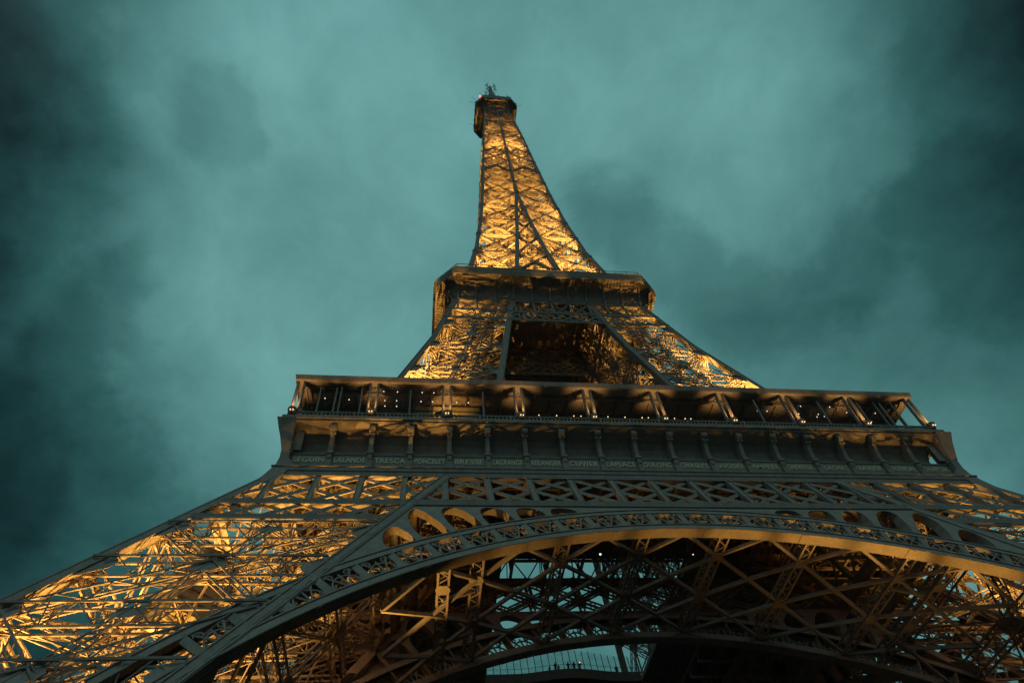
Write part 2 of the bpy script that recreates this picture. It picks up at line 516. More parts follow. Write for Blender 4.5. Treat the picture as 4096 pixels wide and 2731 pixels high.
# lattice of the first pillars between strut and first floor: two beams, uprights, long diagonals (z 39..49)
def pillar_head(kind):
    mb = MB(); n = INW[kind]
    w = 0.95
    for z0, z1 in ((39.4, 40.1), (42.2, 42.95), (48.3, 49.0)):
        zc = (z0 + z1) / 2
        mb.beam(face_pt(kind, 0.05, zc, 0.02), face_pt(kind, 0.95, zc, 0.02), z1 - z0, 0.18, n)
        for e in (z0, z1):
            mb.beam(face_pt(kind, 0.05, e, 0.1), face_pt(kind, 0.95, e, 0.1), 0.12, 0.55, n)
    def clip(xa, za, xb, zb, wd, dp, ins):
        # clip a line in (t, z) to the pillar face between G+w and H-w
        ok = []
        for i in range(21):
            t = xa + (xb - xa) * i / 20; z = za + (zb - za) * i / 20
            if G(z) + 0.6 < t < H(z) - 0.6:
                ok.append((t, z))
        if len(ok) > 1:
            def P(t, z):
                return face_pt(kind, (t - G(z)) / (H(z) - G(z)), z, ins)
            mb.beam(P(*ok[0]), P(*ok[-1]), wd, dp, n)
    k = -1
    for i in range(4, 12):
        t = 3.95 * i
        clip(t, 42.9, t, 48.5, 0.55, 0.16, 0.04)
        clip(t - 0.22, 42.9, t - 0.22, 48.5, 0.06, 0.5, 0.1)
        clip(t + 0.22, 42.9, t + 0.22, 48.5, 0.06, 0.5, 0.1)
        for sg in (-1, 1):
            clip(t, 48.4, t + sg * 7.9, 42.9, 0.36, 0.12, 0.10 if sg > 0 else 0.22)
    for i in range(4, 15):
        t = 3.1 * i + 0.7
        for sg in (-1, 1):
            clip(t, 42.3, t + sg * 3.1, 40.0, 0.36, 0.12, 0.06 if sg > 0 else 0.2)
    return mb
for k in ('outer_y', 'outer_x', 'inner_y', 'inner_x'):
    o = pillar_head(k).build('truss_band', IRON, tower)
    around(o, tower)

# ------------------------------------------------------------------ arches: outer and inner plane (built for the -y side)
ZC, RI, RO = -4.5, 42.7, 46.2
def make_arch(fn, inner):
    """fn(z) = distance of the face plane from the axis; sgn = inward direction"""
    n = V((0, 1, 0)) if not inner else V((0, -1, 0))
    def P(th, r, ins=0.0):
        x = r * math.sin(th); z = ZC + r * math.cos(th)
        return V((x, -fn(z) + (ins if not inner else -ins), z))
    def PX(x, z, ins=0.0):
        return V((x, -fn(z) + (ins if not inner else -ins), z))
    DT = 3.55 * PI / 180
    TM = 15.6 * DT
    mb = MB()
    def band(r0, r1, ins0, ins1, t0=-TM, t1=TM, m=72):
        ths = [t0 + (t1 - t0) * i / m for i in range(m + 1)]
        rows = [[P(t, r0, ins0), P(t, r1, ins0), P(t, r1, ins1), P(t, r0, ins1)] for t in ths]
        mb.strip(rows, True)
    band(RI, RI + 0.75, 0.0, 0.22)                  # lower flange face
    band(RI - 0.06, RI, -0.06, 1.08)                # soffit plate
    band(RI + 0.72, RI + 0.84, -0.10, 0.5)
    band(RI - 0.02, RI + 0.10, -0.10, 0.1)
    band(RO - 0.62, RO, 0.0, 0.22)                  # upper flange
    band(RO - 0.05, RO + 0.07, -0.10, 0.9)
    band(RO - 0.70, RO - 0.58, -0.08, 0.5)
    band(RI, RI + 0.75, 0.86, 1.06)                 # rear flange
    band(RO - 0.62, RO, 0.95, 1.12)
    npan = 14
    for i in range(-npan, npan + 1):                # radial dividers
        t = i * DT
        mb.beam(P(t, RI + 0.7, 0.1), P(t, RO - 0.55, 0.1), 0.52, 0.2, n)
        mb.beam(P(t, RI + 0.7, 0.5), P(t, RO - 0.55, 0.5), 0.10, 0.9, n)
    # cover strips across the soffit
    for i in range(-npan // 3 * 1, npan // 3 + 1):
        t = i * 3 * DT + DT / 2
        mb.beam(P(t, RI - 0.09, -0.02), P(t, RI - 0.09, 1.04), 0.5, 0.05, V((math.sin(t), 0, math.cos(t))))
    root = mb.build('arch', IRON, tower)
    # scrollwork fans in every cell
    mb = MB()
    r0, r1 = RI + 0.8, RO - 0.66
    hh = r1 - r0
    for i in range(-npan, npan):
        ta, tb = i * DT + 0.006, (i + 1) * DT - 0.006
        def Q(s, t, ins=0.08):
            return P((ta + tb) / 2 + (tb - ta) / 2 * s, r0 + hh * t, ins)
        def line(pts, wd=0.13):
            for a, b in zip(pts[:-1], pts[1:]):
                mb.beam(Q(*a), Q(*b), wd, 0.12, n)
        line([(math.cos(a) * 0.95, math.sin(a) * 0.66) for a in [PI * k / 10 for k in range(11)]], 0.11)
        for a in (PI * 0.30, PI * 0.5, PI * 0.70):
            rr = 1.5 if abs(a - PI / 2) > .1 else 1.0
            line([(0.12 * math.cos(a), 0.02), (math.cos(a) * 0.95 * rr, min(1.0, math.sin(a) * 0.8 * rr))], 0.12)
        for sg in (-1, 1):
            line([(sg * (0.60 + (0.30 - 0.022 * k) * math.cos(k * 0.75)), 0.77 + (0.19 - 0.014 * k) * math.sin(k * 0.75)) for k in range(12)], 0.085)
            line([(sg * (0.80 + (0.13 - 0.012 * k) * math.cos(k * 0.8)), 0.18 + (0.13 - 0.012 * k) * math.sin(k * 0.8)) for k in range(9)], 0.08)
    mb.build('scrollwork', IRON, root)
    # spandrel plates with arched openings between ring, belt and pillar
    mb = MB()
    ztop = 42.35
    def top_r(th):
        """radius where the spandrel ends along a ray from the arch centre"""
        r_belt = (ztop - ZC) / math.cos(th)
        s_, c_ = abs(math.sin(th)), math.cos(th)
        # pillar's inner edge: |x| = G(z) + .2, linear below 49.1
        k = (GG[0] - GG[1]) / 49.1
        r_p = (GG[0] - k * ZC + 0.15) / (s_ + k * c_)
        return min(r_belt, r_p)
    for i in range(-npan, npan):
        ta, tb = i * DT, (i + 1) * DT
        m = 8
        ths = [ta + (tb - ta) * k / m for k in range(m + 1)]
        lo = [P(t, RO - 0.02) for t in ths]; hi = [P(t, max(RO + 0.02, top_r(t))) for t in ths]
        av = min(top_r(ta + (tb - ta) * 0.15), top_r(tb - (tb - ta) * .15)) - RO
        if av < 1.25:
            mb.strip([lo, hi]); mb.strip([[p + n * 0.10 for p in lo], [p + n * 0.10 for p in hi]])
            continue
        outer = lo + [P(tb, RO + (top_r(tb) - RO) * f) for f in (.25, .5, .75)] + hi[::-1] + [P(ta, RO + (top_r(ta) - RO) * f) for f in (.75, .5, .25)]
        mt = 0.30 / RO
        a2, b2 = ta + mt, tb - mt
        inn = [P(a2 + (b2 - a2) * k / m, RO + 0.14) for k in range(m + 1)]
        def tr(t):
            f = (t - (a2 + b2) / 2) / ((b2 - a2) / 2)
            return RO + 0.14 + (top_r(t) - RO - 0.62) * (1 - 0.62 * (1 - math.sqrt(max(0.0, 1 - f * f))))
        e = tr(b2); e2 = tr(a2)
        inn += [P(b2, RO + 0.14 + (e - RO - .14) * f) for f in (.3, .6, .85)]
        inn += [P(b2 + (a2 - b2) * k / m, tr(b2 + (a2 - b2) * k / m)) for k in range(m + 1)]
        inn += [P(a2, RO + 0.14 + (e2 - RO - .14) * f) for f in (.85, .6, .3)]
        mb.ringplate(outer, inn, n, 0.95)
    mb.build('spandrel', IRON, root)
    return root
arch_o = make_arch(H, False)
around(arch_o, tower)
arch_i = make_arch(G, True)
around(arch_i, tower)

# ------------------------------------------------------------------ belt trusses between the pillars under the first floor
def make_belt(fn, inner):
    mb = MB()
    n = V((0, 1, 0)) if not inner else V((0, -1, 0))
    sg_ = 1 if not inner else -1
    P = lambda x, z, ins=0.0: V((x, -fn(z) + sg_ * ins, z))
    z0, z1 = 42.2, 49.0
    k = (GG[0] - GG[1]) / 49.1
    def X(z): return 19.4 + k * (49.1 - z)
    for a, b in ((42.2, 42.95), (48.3, 49.0)):
        zc = (a + b) / 2
        mb.beam(P(-X(zc), zc), P(X(zc), zc), b - a, 0.18, n)
        for e in (a, b):
            mb.beam(P(-X(zc), e, 0.1), P(X(zc), e, 0.1), 0.12, 0.55, n)
    def clip(xa, za, xb, zb, wd, dp, ins, gird=False):
        ok = [(xa + (xb - xa) * i / 40, za + (zb - za) * i / 40) for i in range(41)]
        ok = [(x, z) for x, z in ok if abs(x) < X(z) - 0.2]
        if len(ok) > 1:
            if gird:
                mb.girder(P(*ok[0], ins), P(*ok[-1], ins), n, 0.62, 0.5, 0.15, 0.09, 0.6, lace=False)
            else:
                mb.beam(P(*ok[0], ins), P(*ok[-1], ins), wd, dp, n)
    if not inner:
        for i in range(-6, 7):
            t = 4.0 * i
            clip(t, 42.9, t, 48.4, 0.58, 0.16, 0.04)
            clip(t - 0.24, 42.9, t - 0.24, 48.4, 0.06, 0.5, 0.1)
            clip(t + 0.24, 42.9, t + 0.24, 48.4, 0.06, 0.5, 0.1)
        for i in range(-7, 8):
            t = 4.0 * i
            for sg in (-1, 1):
                clip(t, 48.4, t + sg * 8.0, 42.9, 0.34, 0.12, 0.10 if sg > 0 else 0.22)
    else:
        for i in range(-4, 5):
            t = 5.2 * i
            clip(t, 43, t, 48.4, 0, 0, 0.1, True)
        for i in range(-6, 7):
            t = 5.2 * i
            for sg in (-1, 1):
                clip(t, 48.4, t + sg * 7.8, 42.9, 0, 0, 0.1 if sg > 0 else 0.3, True)
    return mb
for fn, inner in ((H, False), (G, True)):
    around(make_belt(fn, inner).build('belt_truss', IRON, tower), tower)

# vault bracing between the outer and the inner arch of a side: crossing bars and lattice ribs
mb = MB()
def vz(x): return ZC + math.sqrt((RI + 0.5) ** 2 - x * x)
def VP(x, f):
    z = vz(x)
    return V((x, -H(z) + 1.2 + (H(z) - 1.2 - G(z) - 1.0) * f, z + 0.2))
for i in range(-10, 11):
    for sg in (-1, 1):
        pts = []
        for k in range(6):
            x = 3.5 + 7.0 * i + sg * 3.5 * (k - 1)
            if abs(x) < 26:
                pts.append((x, k / 5.0))
        for (xa, fa), (xb, fb) in zip(pts[:-1], pts[1:]):
            mb.beam(VP(xa, fa), VP(xb, fb), 0.25, 0.28, V((0, 0, 1)))
for x in (-20.2, -17.6, -10.5, -3.5, 3.5, 10.5, 17.6, 20.2):
    mb.girder(VP(x, 0), VP(x, 1), V((0, 0, 1)), 0.95, 0.9, 0.15, 0.09, 0.75)
    for f in (0.2, 0.6):
        c_ = VP(x, f); gusset(mb, c_ - V((0, 0, .12)), V((0, 0, 1)), V((1, 0, 0)), V((0, 1, 0)), 0.55, 0.55, 0.06)
for sg in (-1, 1):
    for f in (0.3, 0.7):
        mb.beam(VP(sg * 17.6, f), VP(sg * 20.2, f), 0.3, 0.2, V((0, 0, 1)))
around(mb.build('vault_bracing', IRON, tower), tower)

# ------------------------------------------------------------------ first floor: frieze, consoles, names, deck, gallery
FW = 34.95           # frieze wall
G1, ZD = 36.4, 55.9  # deck edge
mb = MB()
prof = [(35.55, 48.98), (35.95, 49.02), (36.0, 49.16), (36.08, 49.22), (36.08, 49.62), (36.16, 49.66), (36.16, 49.76), (35.6, 49.82), (FW + 0.03, 49.86), (FW + 0.03, 52.25), (FW + .12, 52.3), (FW + .12, 52.42), (FW - 0.6, 52.46), (FW - 0.85, 53.0), (FW - 0.85, 53.7), (FW - 0.65, 54.4), (FW - 0.25, 55.0), (FW + 0.45, 55.45), (FW + 1.15, 55.75), (FW + 1.3, ZD)]
mb.strip([[(-a, -a, z) for a, z in prof], [(a, -a, z) for a, z in prof]])
mb.strip([[(-a, -a + 0.35, z) for a, z in prof], [(a, -a + 0.35, z) for a, z in prof]])
frieze = mb.build('frieze', IRON, tower)
def console(x, corner=False):
    mb = MB()
    f = FW
    mb.box((x - 0.30, -f - 0.50, 49.8), (x + 0.30, -f, 51.25))
    mb.box((x - 0.24, -f - 0.42, 51.25), (x + 0.24, -f, 52.2))
    mb.box((x - 0.15, -f - 0.50, 51.5), (x + 0.15, -f - 0.42, 51.95))
    mb.box((x - 0.34, -f - 0.52, 52.2), (x + 0.34, -f, 52.42))
    mb.box((x - 0.27, -f - 0.46, 52.42), (x + 0.27, -f, 52.62))
    pr = [(0.34, 52.62), (0.40, 53.4), (0.58, 54.2), (0.82, 54.8), (1.06, 55.25)]
    rows = [[(x - .21, -f + .9, z), (x - .21, -f - a, z), (x + .21, -f - a, z), (x + .21, -f + .9, z)] for a, z in pr]
    mb.strip(rows)
    mb.cyl((x - 0.27, -f - 0.80, 55.25), (x + 0.27, -f - 0.80, 55.25), 0.44, 14)
    mb.cyl((x - 0.31, -f - 0.80, 55.25), (x + 0.31, -f - 0.80, 55.25), 0.18, 10)
    for k in range(10):     # scroll line on both cheeks
        a0, a1 = k * 0.6, (k + 1) * 0.6
        for e in (-0.29, 0.29):
            q = lambda a: V((x + e, -f - 0.80 + (0.40 - 0.02 * a) * math.cos(a), 55.25 + (0.40 - 0.02 * a) * math.sin(a)))
            mb.beam(q(a0), q(a1), 0.07, 0.07, V((1, 0, 0)))
    mb.box((x - 0.30, -f - 0.92, 54.55), (x - 0.1, -f - 0.7, 54.8)); mb.box((x + 0.1, -f - 0.92, 54.55), (x + 0.30, -f - 0.7, 54.8))
    mb.box((x - 0.34, -f - 1.05, 55.66), (x + 0.34, -f, 55.84))
    return mb
for i in range(-9, 10):
    console(i * 3.9).build('console', IRON, frieze)
friezes = around(frieze, tower)
NAMES = "SEGUIN LALANDE TRESCA PONCELET BRESSE LAGRANGE BELANGER CUVIER LAPLACE DULONG CHASLES LAVOISIER AMPERE CHEVREUL FLACHAT NAVIER LEGENDRE CHAPTAL".split()
dg_ = bpy.context.evaluated_depsgraph_get()
for i, nm in enumerate(NAMES):
    cu = bpy.data.curves.new('lettering', 'FONT')
    cu.body = nm
    cu.size = 0.86
    cu.space_character = 1.12
    cu.align_x = 'CENTER'
    cu.extrude = 0.03
    cu.offset = 0.012
    to = bpy.data.objects.new('lettering', cu)
    COL.objects.link(to)
    bpy.context.view_layer.update()
    me = bpy.data.meshes.new_from_object(to.evaluated_get(bpy.context.evaluated_depsgraph_get()))
    bpy.data.objects.remove(to)
    xs = [v.co.x for v in me.vertices]
    sc = min(1.0, 3.0 / (max(xs) - min(xs)))
    for v in me.vertices:
        x, y, z = v.co
        v.co = ((i - 8.5) * 3.9 + x * sc, -FW - 0.04 - z - 0.03, 51.30 + y)
    me.materials.clear(); me.materials.append(GOLD)
    o = bpy.data.objects.new('lettering', me)
    COL.objects.link(o); o.parent = frieze

# flared corner brackets where the pillars run up into the frieze
mb = MB()
rows = []
for z, a in ((46.5, H(46.5)), (48.0, 36.55), (49.2, 36.15), (50.2, 35.85), (51.2, 35.72), (52.2, 35.75), (53.2, 36.0), (54.6, 36.35), (55.8, 36.75)):
    e = 1.6 if z < 50.5 else a - 34.9
    rows.append([(-a, -a + e, z), (-a, -a, z), (-a + e, -a, z), (-a + e, -a + e, z)])
mb.strip(rows, True)
around(mb.build('corner_bracket', IRON, tower), tower)

# deck slab with its central void; wavy far edge of the void; joists below
mb = MB()
def wave(x): return 14.05 + 1.25 * (0.5 - 0.5 * math.cos(min(1.0, abs(x - 1.0) / 8.6) * PI))
for (a, b) in (((-G1, -G1), (G1, -14)), ((-G1, -14), (-12, 18)), ((12, -14), (G1, 18)), ((-G1, 18), (G1, G1))):
    mb.box((a[0], a[1], ZD + 0.25), (b[0], b[1], ZD + 0.62))
    mb.box((a[0] + (0.2 if a[0] == -G1 else 0), a[1] + (0.2 if a[1] == -G1 else 0), ZD - 0.05), (b[0] - (0.2 if b[0] == G1 else 0), b[1] - (0.2 if b[1] == G1 else 0), ZD + 0.25))
mb.build('gallery_deck', IRON, tower)
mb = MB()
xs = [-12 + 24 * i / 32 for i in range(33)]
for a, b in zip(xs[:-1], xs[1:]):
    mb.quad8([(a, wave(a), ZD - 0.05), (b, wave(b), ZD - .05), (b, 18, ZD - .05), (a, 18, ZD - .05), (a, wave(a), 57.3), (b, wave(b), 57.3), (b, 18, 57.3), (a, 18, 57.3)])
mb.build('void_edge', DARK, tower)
mb = MB()
for i in range(-8, 9):
    x = i * 3.95
    mb.girder((x, -34.6, 52.6), (x, -15, 52.6), V((1, 0, 0)), 5.2, 0.0, 0.3, 0.16, 1.9, post=True)
for y in (-31, -27, -23, -19, -15.5):
    mb.girder((-34, y, 53.4), (34, y, 53.4), V((0, 1, 0)), 3.4, 0.0, 0.26, 0.14, 1.9, post=True)
around(mb.build('floor_girders', IRON, tower), tower)

# balustrade
mb = MB()
yb = -G1 + 0.45
for a, b, d in ((ZD + 0.62, ZD + 0.76, 0.3), (ZD + 1.42, ZD + 1.56, 0.22), (ZD + 1.02, ZD + 1.08, 0.12)):
    mb.box((-36.0, yb - d / 2, a), (36.0, yb + d / 2, b))
nb = 176
for i in range(nb + 1):
    x = -35.9 + 71.8 * i / nb
    if i % 8 == 0:
        mb.box((x - 0.11, yb - 0.12, ZD + .6), (x + 0.11, yb + 0.12, ZD + 1.6))
    else:
        mb.box((x - 0.06, yb - 0.07, ZD + .7), (x + 0.06, yb + 0.07, ZD + 1.45))
        mb.box((x - 0.12, yb - 0.09, ZD + .95), (x + 0.12, yb + 0.09, ZD + 1.15))
around(mb.build('balustrade', IRON, tower), tower)

# gallery posts in pairs, lamp pots between them, slim middle posts
ZR = 62.5
post_x = [-35.6 + 8.0 * 0.989 * i for i in range(10)]
for x in post_x:
    mb = MB()
    for e in (-0.42, 0.42):
        xx = max(-35.85, min(35.85, x + e))
        mb.box((xx - 0.13, -35.85, ZD + 0.6), (xx + 0.13, -35.59, ZR + 0.1))
        mb.box((xx - 0.05, -35.93, ZD + 0.6), (xx + 0.05, -35.86, ZR + 0.1))
        mb.box((xx - 0.16, -35.9, ZD + 1.3), (xx + 0.16, -35.5, ZD + 1.9))
    mb.build('gallery_post', IRON, tower)
    mb = MB()
    mb.cyl((x, -36.1, 56.95), (x, -36.1, 57.5), 0.34, 12, 0.48)
    mb.cyl((x, -36.1, 57.5), (x, -36.1, 57.62), 0.52, 12, 0.52)
    pot = mb.build('lamp_pot', IRON, tower)
    for e in (-0.14, 0.14):
        b = MB(); b.cyl((x + e, -36.50, 57.15), (x + e, -36.60, 57.12), 0.045, 8)
        b.build('lamp_lens', WARMW, pot)
for x in post_x[:3] + post_x[-4:-1]:
    mb = MB()
    x += 3.95
    mb.box((x - 0.09, -35.75, ZD + 0.6), (x + 0.09, -35.57, 61.7))
    mb.build('slim_post', IRON, tower)

# gallery roof: fascia, soffit, ceiling beams, and the dark rooms behind
R1 = 36.15
mb = MB()
for rz in range(4):
    Rm = Matrix.Rotation(rz * PI / 2, 4, 'Z')
    i0 = len(mb.v)
    pr = [(R1 - 0.10, ZR), (R1, ZR + 0.08), (R1 + 0.12, ZR + 0.7), (R1 - 0.1, ZR + 0.75), (R1 - 1.2, ZR + 0.85), (27.5, ZR + 0.9), (27.5, ZR + 0.05), (R1 - 1.1, ZR + 0.12), (R1 - 1.1, ZR), (R1 - 0.10, ZR)]
    mb.strip([[Rm @ V((-a, -a, z)) for a, z in pr], [Rm @ V((a, -a, z)) for a, z in pr]])
roof = mb.build('gallery_roof', IRON, tower)
mb = MB()
for i in range(-18, 19):
    x = i * 1.95
    hgt = 0.42 if i % 2 else 0.25
    mb.box((x - 0.07, -35.0, ZR - hgt + 0.1), (x + 0.07, -27.6, ZR + 0.1))
for y in (-34.6, -32, -29.5):
    mb.box((-34.6, y - 0.08, ZR - 0.4), (34.6, y + 0.08, ZR + 0.1))
for sg in (-1, 1):      # end bays: side screens of posts and rails seen from the front
    for y in (-33.4, -31.2, -29):
        mb.box((sg * 35.4 - 0.08, y - .08, ZD + .6), (sg * 35.4 + 0.08, y + .08, ZR + .1))
around(mb.build('ceiling_beams', IRON, tower), tower)
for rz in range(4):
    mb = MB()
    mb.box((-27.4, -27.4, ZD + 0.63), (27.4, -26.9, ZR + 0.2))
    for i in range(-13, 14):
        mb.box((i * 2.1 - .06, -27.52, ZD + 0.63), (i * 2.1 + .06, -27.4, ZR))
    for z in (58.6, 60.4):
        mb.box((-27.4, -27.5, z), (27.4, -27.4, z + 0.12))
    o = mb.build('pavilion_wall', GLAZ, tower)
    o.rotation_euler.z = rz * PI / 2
# lit pale kiosk standing in the third bay
mb = MB()
mb.box((-23.4, -33.5, ZD + 0.63), (-16.0, -31.0, 61.6))
kiosk = mb.build('kiosk', CABIN, tower)
mb = MB()
for z in (58.6, 60.1, 60.7):
    mb.box((-23.5, -33.62, z), (-15.9, -33.5, z + 0.08))
for x in (-23.4, -21.3, -20.2, -16.0):
    mb.box((x - .07, -33.66, ZD + 0.63), (x + .07, -33.5, 61.6))
mb.build('kiosk_frame', DARK, kiosk)

# wire safety mesh behind the end bays' posts
for sg in (-1, 1):
    mb = MB()
    xa, xb = (-35.2, -12.5) if sg < 0 else (12.5, 35.2)
    n_ = 62
    for i in range(n_):
        x0 = xa + (xb - xa) * i / n_
        for s2 in (-1, 1):
            x1 = x0 + s2 * 3.2
            if xa <= x1 <= xb:
                mb.beam((x0, -35.4, ZD + 1.5), (x1, -35.4, ZR), 0.012, 0.012, V((0, 1, 0)))
    mb.build('wire_mesh', DARK, tower)

# glass balustrade round the far side of the central void
mb = MB()
NP = 22
ptsx = [-11.6 + 23.4 * i / NP for i in range(NP + 1)]
gb = MB()
def gtop(x): return 60.25 + 0.55 * math.exp(-((x - 2.0) / 6.0) ** 2)
for a, b in zip(ptsx[:-1], ptsx[1:]):
    gb.quad8([(a, wave(a) + .30, 57.3), (b, wave(b) + .30, 57.3), (b, wave(b) + .33, 57.3), (a, wave(a) + .33, 57.3), (a, wave(a) + 1.1, gtop(a)), (b, wave(b) + 1.1, gtop(b)), (b, wave(b) + 1.13, gtop(b)), (a, wave(a) + 1.13, gtop(a))])
for x in ptsx:
    mb.beam((x, wave(x) + .27, 57.3), (x, wave(x) + 1.07, gtop(x)), 0.10, 0.08, V((0, 1, 0)))
for a, b in zip(ptsx[:-1], ptsx[1:]):
    mb.beam((a, wave(a) + .62, 58.35), (b, wave(b) + .62, 58.35), 0.04, 0.04, V((0, 0, 1)))
gp = mb.build('glass_balustrade', DARK, tower)
gb.build('glass_pane', PANE, gp)

# ------------------------------------------------------------------ second stage: belts and second platform
def small_belt(fn, inner):
    mb = MB(); n = V((0, 1, 0)) if not inner else V((0, -1, 0))
    sg_ = 1 if not inner else -1
    P = lambda x, z, ins=0.0: V((x, -fn(z) + sg_ * ins, z))
    for z in (100.3, 104.1, 109.2):
        mb.beam(P(-H(z), z), P(H(z), z), 0.34, 0.3, n)
        mb.beam(P(-H(z), z + 0.35), P(H(z), z + .35), 0.10, 0.5, n)
    step = 2.0
    for i in range(-12, 12):
        for sg in (-1, 1):
            xa = i * step; xb = xa + sg * 4.0
            if abs(xa) < H(104) and abs(xb) < H(100.4):
                mb.beam(P(xa, 104.1, .08), P(xb, 100.3, .08 if sg > 0 else .2), 0.24, 0.1, n)
    for i in range(-5, 6):
        x = i * 3.43
        mb.beam(P(x, 104.1, .05), P(x, 109.2, .05), 0.3, 0.3, n)
        for sg in (-1, 1):
            xb = x + sg * 3.43
            if abs(xb) < H(109):
                mb.girder(P(x, 104.2, .1), P(xb, 109.2, .1 if sg > 0 else .3), n, 0.4, 0.3, 0.1, 0.07, 0.6, lace=False)
    return mb
for fn, inner in ((H, False), (G, True)):
    around(small_belt(fn, inner).build('upper_belt', IRON, tower), tower)

A2, H2 = 17.7, 21.4
# octagonal bell-shaped second platform
def octo(a, h, z):
    return [(-a, -h, z), (a, -h, z), (h, -a, z), (h, a, z), (a, h, z), (-a, h, z), (-h, a, z), (-h, -a, z)]
mb = MB()
pr2 = [(17.6, 17.7, 109.5), (17.6, 17.9, 109.9), (17.62, 18.0, 110.6), (17.64, 18.25, 111.4), (17.66, 18.75, 112.2), (17.68, 19.5, 112.85), (17.7, 20.5, 113.3), (17.7, 20.95, 113.42), (17.7, 20.95, 113.3), (17.72, 21.12, 113.3), (17.72, 21.42, 114.3), (17.72, 21.5, 114.9), (17.72, 21.6, 115.0), (17.5, 20.8, 115.1)]
mb.strip([octo(*p) for p in pr2], True)
plat = mb.build('second_platform', IRON, tower)
mb = MB()
for rz in range(4):
    Rm = Matrix.Rotation(rz * PI / 2, 4, 'Z')
    for i in range(-5, 6):
        x = i * 3.43
        pts = [(17.98, 109.5), (18.2, 110.6), (18.45, 111.4), (18.95, 112.2), (19.7, 112.85), (20.7, 113.3)]
        for (a, za), (b, zb) in zip(pts[:-1], pts[1:]):
            mb.beam(Rm @ V((x, -a + .02, za)), Rm @ V((x, -b + .02, zb)), 0.36, 0.45, Rm @ V((0, 1, 0)))
    for i in range(1, 8):       # ribs under the cut corners
        t = i / 8
        p = V((-17.7, -21.0, 113.36)).lerp(V((-21.0, -17.7, 113.36)), t)
        q = V((-17.6, -17.6, 110.2)).lerp(V((-17.8, -17.5, 110.2)), t)
        m_ = p.lerp(q, 0.55) + V((0.45, .45, 0.8))
        mb.beam(Rm @ p, Rm @ m_, 0.12, 0.3, V((0, 0, 1)))
    for i in range(-28, 29):    # fine joists under the overhang
        x = i * 0.62
        mb.beam(Rm @ V((x, -21.0, 113.33)), Rm @ V((x, -19.6, 112.8)), 0.07, 0.14, Rm @ V((0, 1, 0)))
mb.build('bracket_ribs', IRON, plat)
mb = MB()
mb.box((-3.2, -3.2, 110.21), (3.2, 3.2, 110.34))
for z0, z1 in ((110.2, 110.35), (114.4, 114.55)):
    for (a, b) in (((-18, -18), (18, -3.2)), ((-18, 3.2), (18, 18)), ((-18, -3.2), (-3.2, 3.2)), ((3.2, -3.2), (18, 3.2))):
        mb.box((a[0], a[1], z0), (b[0], b[1], z1))
for i in range(-15, 16):
    mb.box((i * 1.15 - .06, -17.6, 109.85), (i * 1.15 + .06, 17.6, 110.2))
for i in range(-5, 6):
    mb.box((-17.6, i * 3.3 - .1, 109.6), (17.6, i * 3.3 + .1, 110.2))
mb.build('platform_floor', IRON, plat)
mb = MB()
o0, o1 = octo(17.4, 21.1, 115.0), octo(17.4, 21.1, 116.6)
for k in range(8):
    a, b = V(o0[k]), V(o0[(k + 1) % 8]); c, d = V(o1[k]), V(o1[(k + 1) % 8])
    n_ = 16 if k % 2 == 0 else 4
    mb.beam(c, d, 0.09, 0.09, V((0, 0, 1))); mb.beam(a.lerp(c, .55), b.lerp(d, .55), 0.05, 0.05, V((0, 0, 1)))
    for i in range(n_ + 1):
        mb.beam(a.lerp(b, i / n_), c.lerp(d, i / n_), 0.07, 0.07, V((1, 1, 0)))
mb.build('railing', IRON, plat)
# upper deck of the second platform, set back
mb = MB()
mb.strip([octo(13.8, 16.6, 119.2), octo(13.9, 17.0, 119.4), octo(13.9, 17.0, 119.8), octo(13.0, 16.0, 119.85)], True)
for x in (-13, -6.5, 0, 6.5, 13):
    for y in (-16.3, 16.3):
        mb.box((x - .12, y - .12, 115), (x + .12, y + .12, 119.2)); mb.box((y - .12, x - .12, 115), (y + .12, x + .12, 119.2))
mb.build('upper_deck', IRON, plat)

# ------------------------------------------------------------------ third stage: the shaft
NOD = [117.0, 126.5, 137.0, 148.0, 158.0, 167.6, 177.6, 187.0, 196.2, 205.2, 213.6, 221.6, 229.2, 236.4, 243.2, 249.6, 255.6, 261.2, 266.0]
def shaft_face():
    mb = MB(); n = V((0, 1, 0))
    P = lambda x, z, ins=0.0: V((x, -H(z) + ins, z))
    for k, z in enumerate(NOD):
        h = H(z); g = G(z)
        sc = 0.55 + 0.45 * (h / 15)
        w = 0.7 * sc
        mb.girder(P(-h + .3, z, .08), P(h - .3, z, .08), n, 1.0 * sc, 0.6 * sc, 0.17 * sc, 0.10 * sc, 1.1 * sc, lace=(k < 7))
        for x in ((-h + 0.9 * sc), (h - 0.9 * sc), -g, g):
            mb.plate([P(x - 1.0 * sc, z, -.05), P(x, z - 1.0 * sc, -.05), P(x + 1.0 * sc, z, -.05), P(x, z + 1.0 * sc, -.05)], n, 0.05)
        if k == len(NOD) - 1:
            break
        z2 = NOD[k + 1]; h2 = H(z2); g2 = G(z2)
        bays = []
        for s in (-1, 1):
            bays.append(((s * h, z), (s * g, z), (s * h2, z2), (s * g2, z2), 1))
        if g > 1.2:
            bays.append(((-g, z), (g, z), (-g2, z2), (g2, z2), 0))
        for a, b, c, d, big in bays:
            wx = (0.62 if big else 0.4) * sc
            mb.girder(P(*a, .06), P(*d, .06), n, wx, 0.45 * sc, 0.15 * sc, 0.09 * sc, 0.9 * sc, lace=(k < 8))
            mb.girder(P(*b, .14), P(*c, .14), n, wx, 0.45 * sc, 0.15 * sc, 0.09 * sc, 0.9 * sc, lace=(k < 8))
    return mb
mb = MB()      # the shaft mesh itself: lift guides and the core frame
zs = [116 + 150 * i / 50 for i in range(51)]
core = lambda z: max(1.3, min(2.6, H(z) * 0.30))
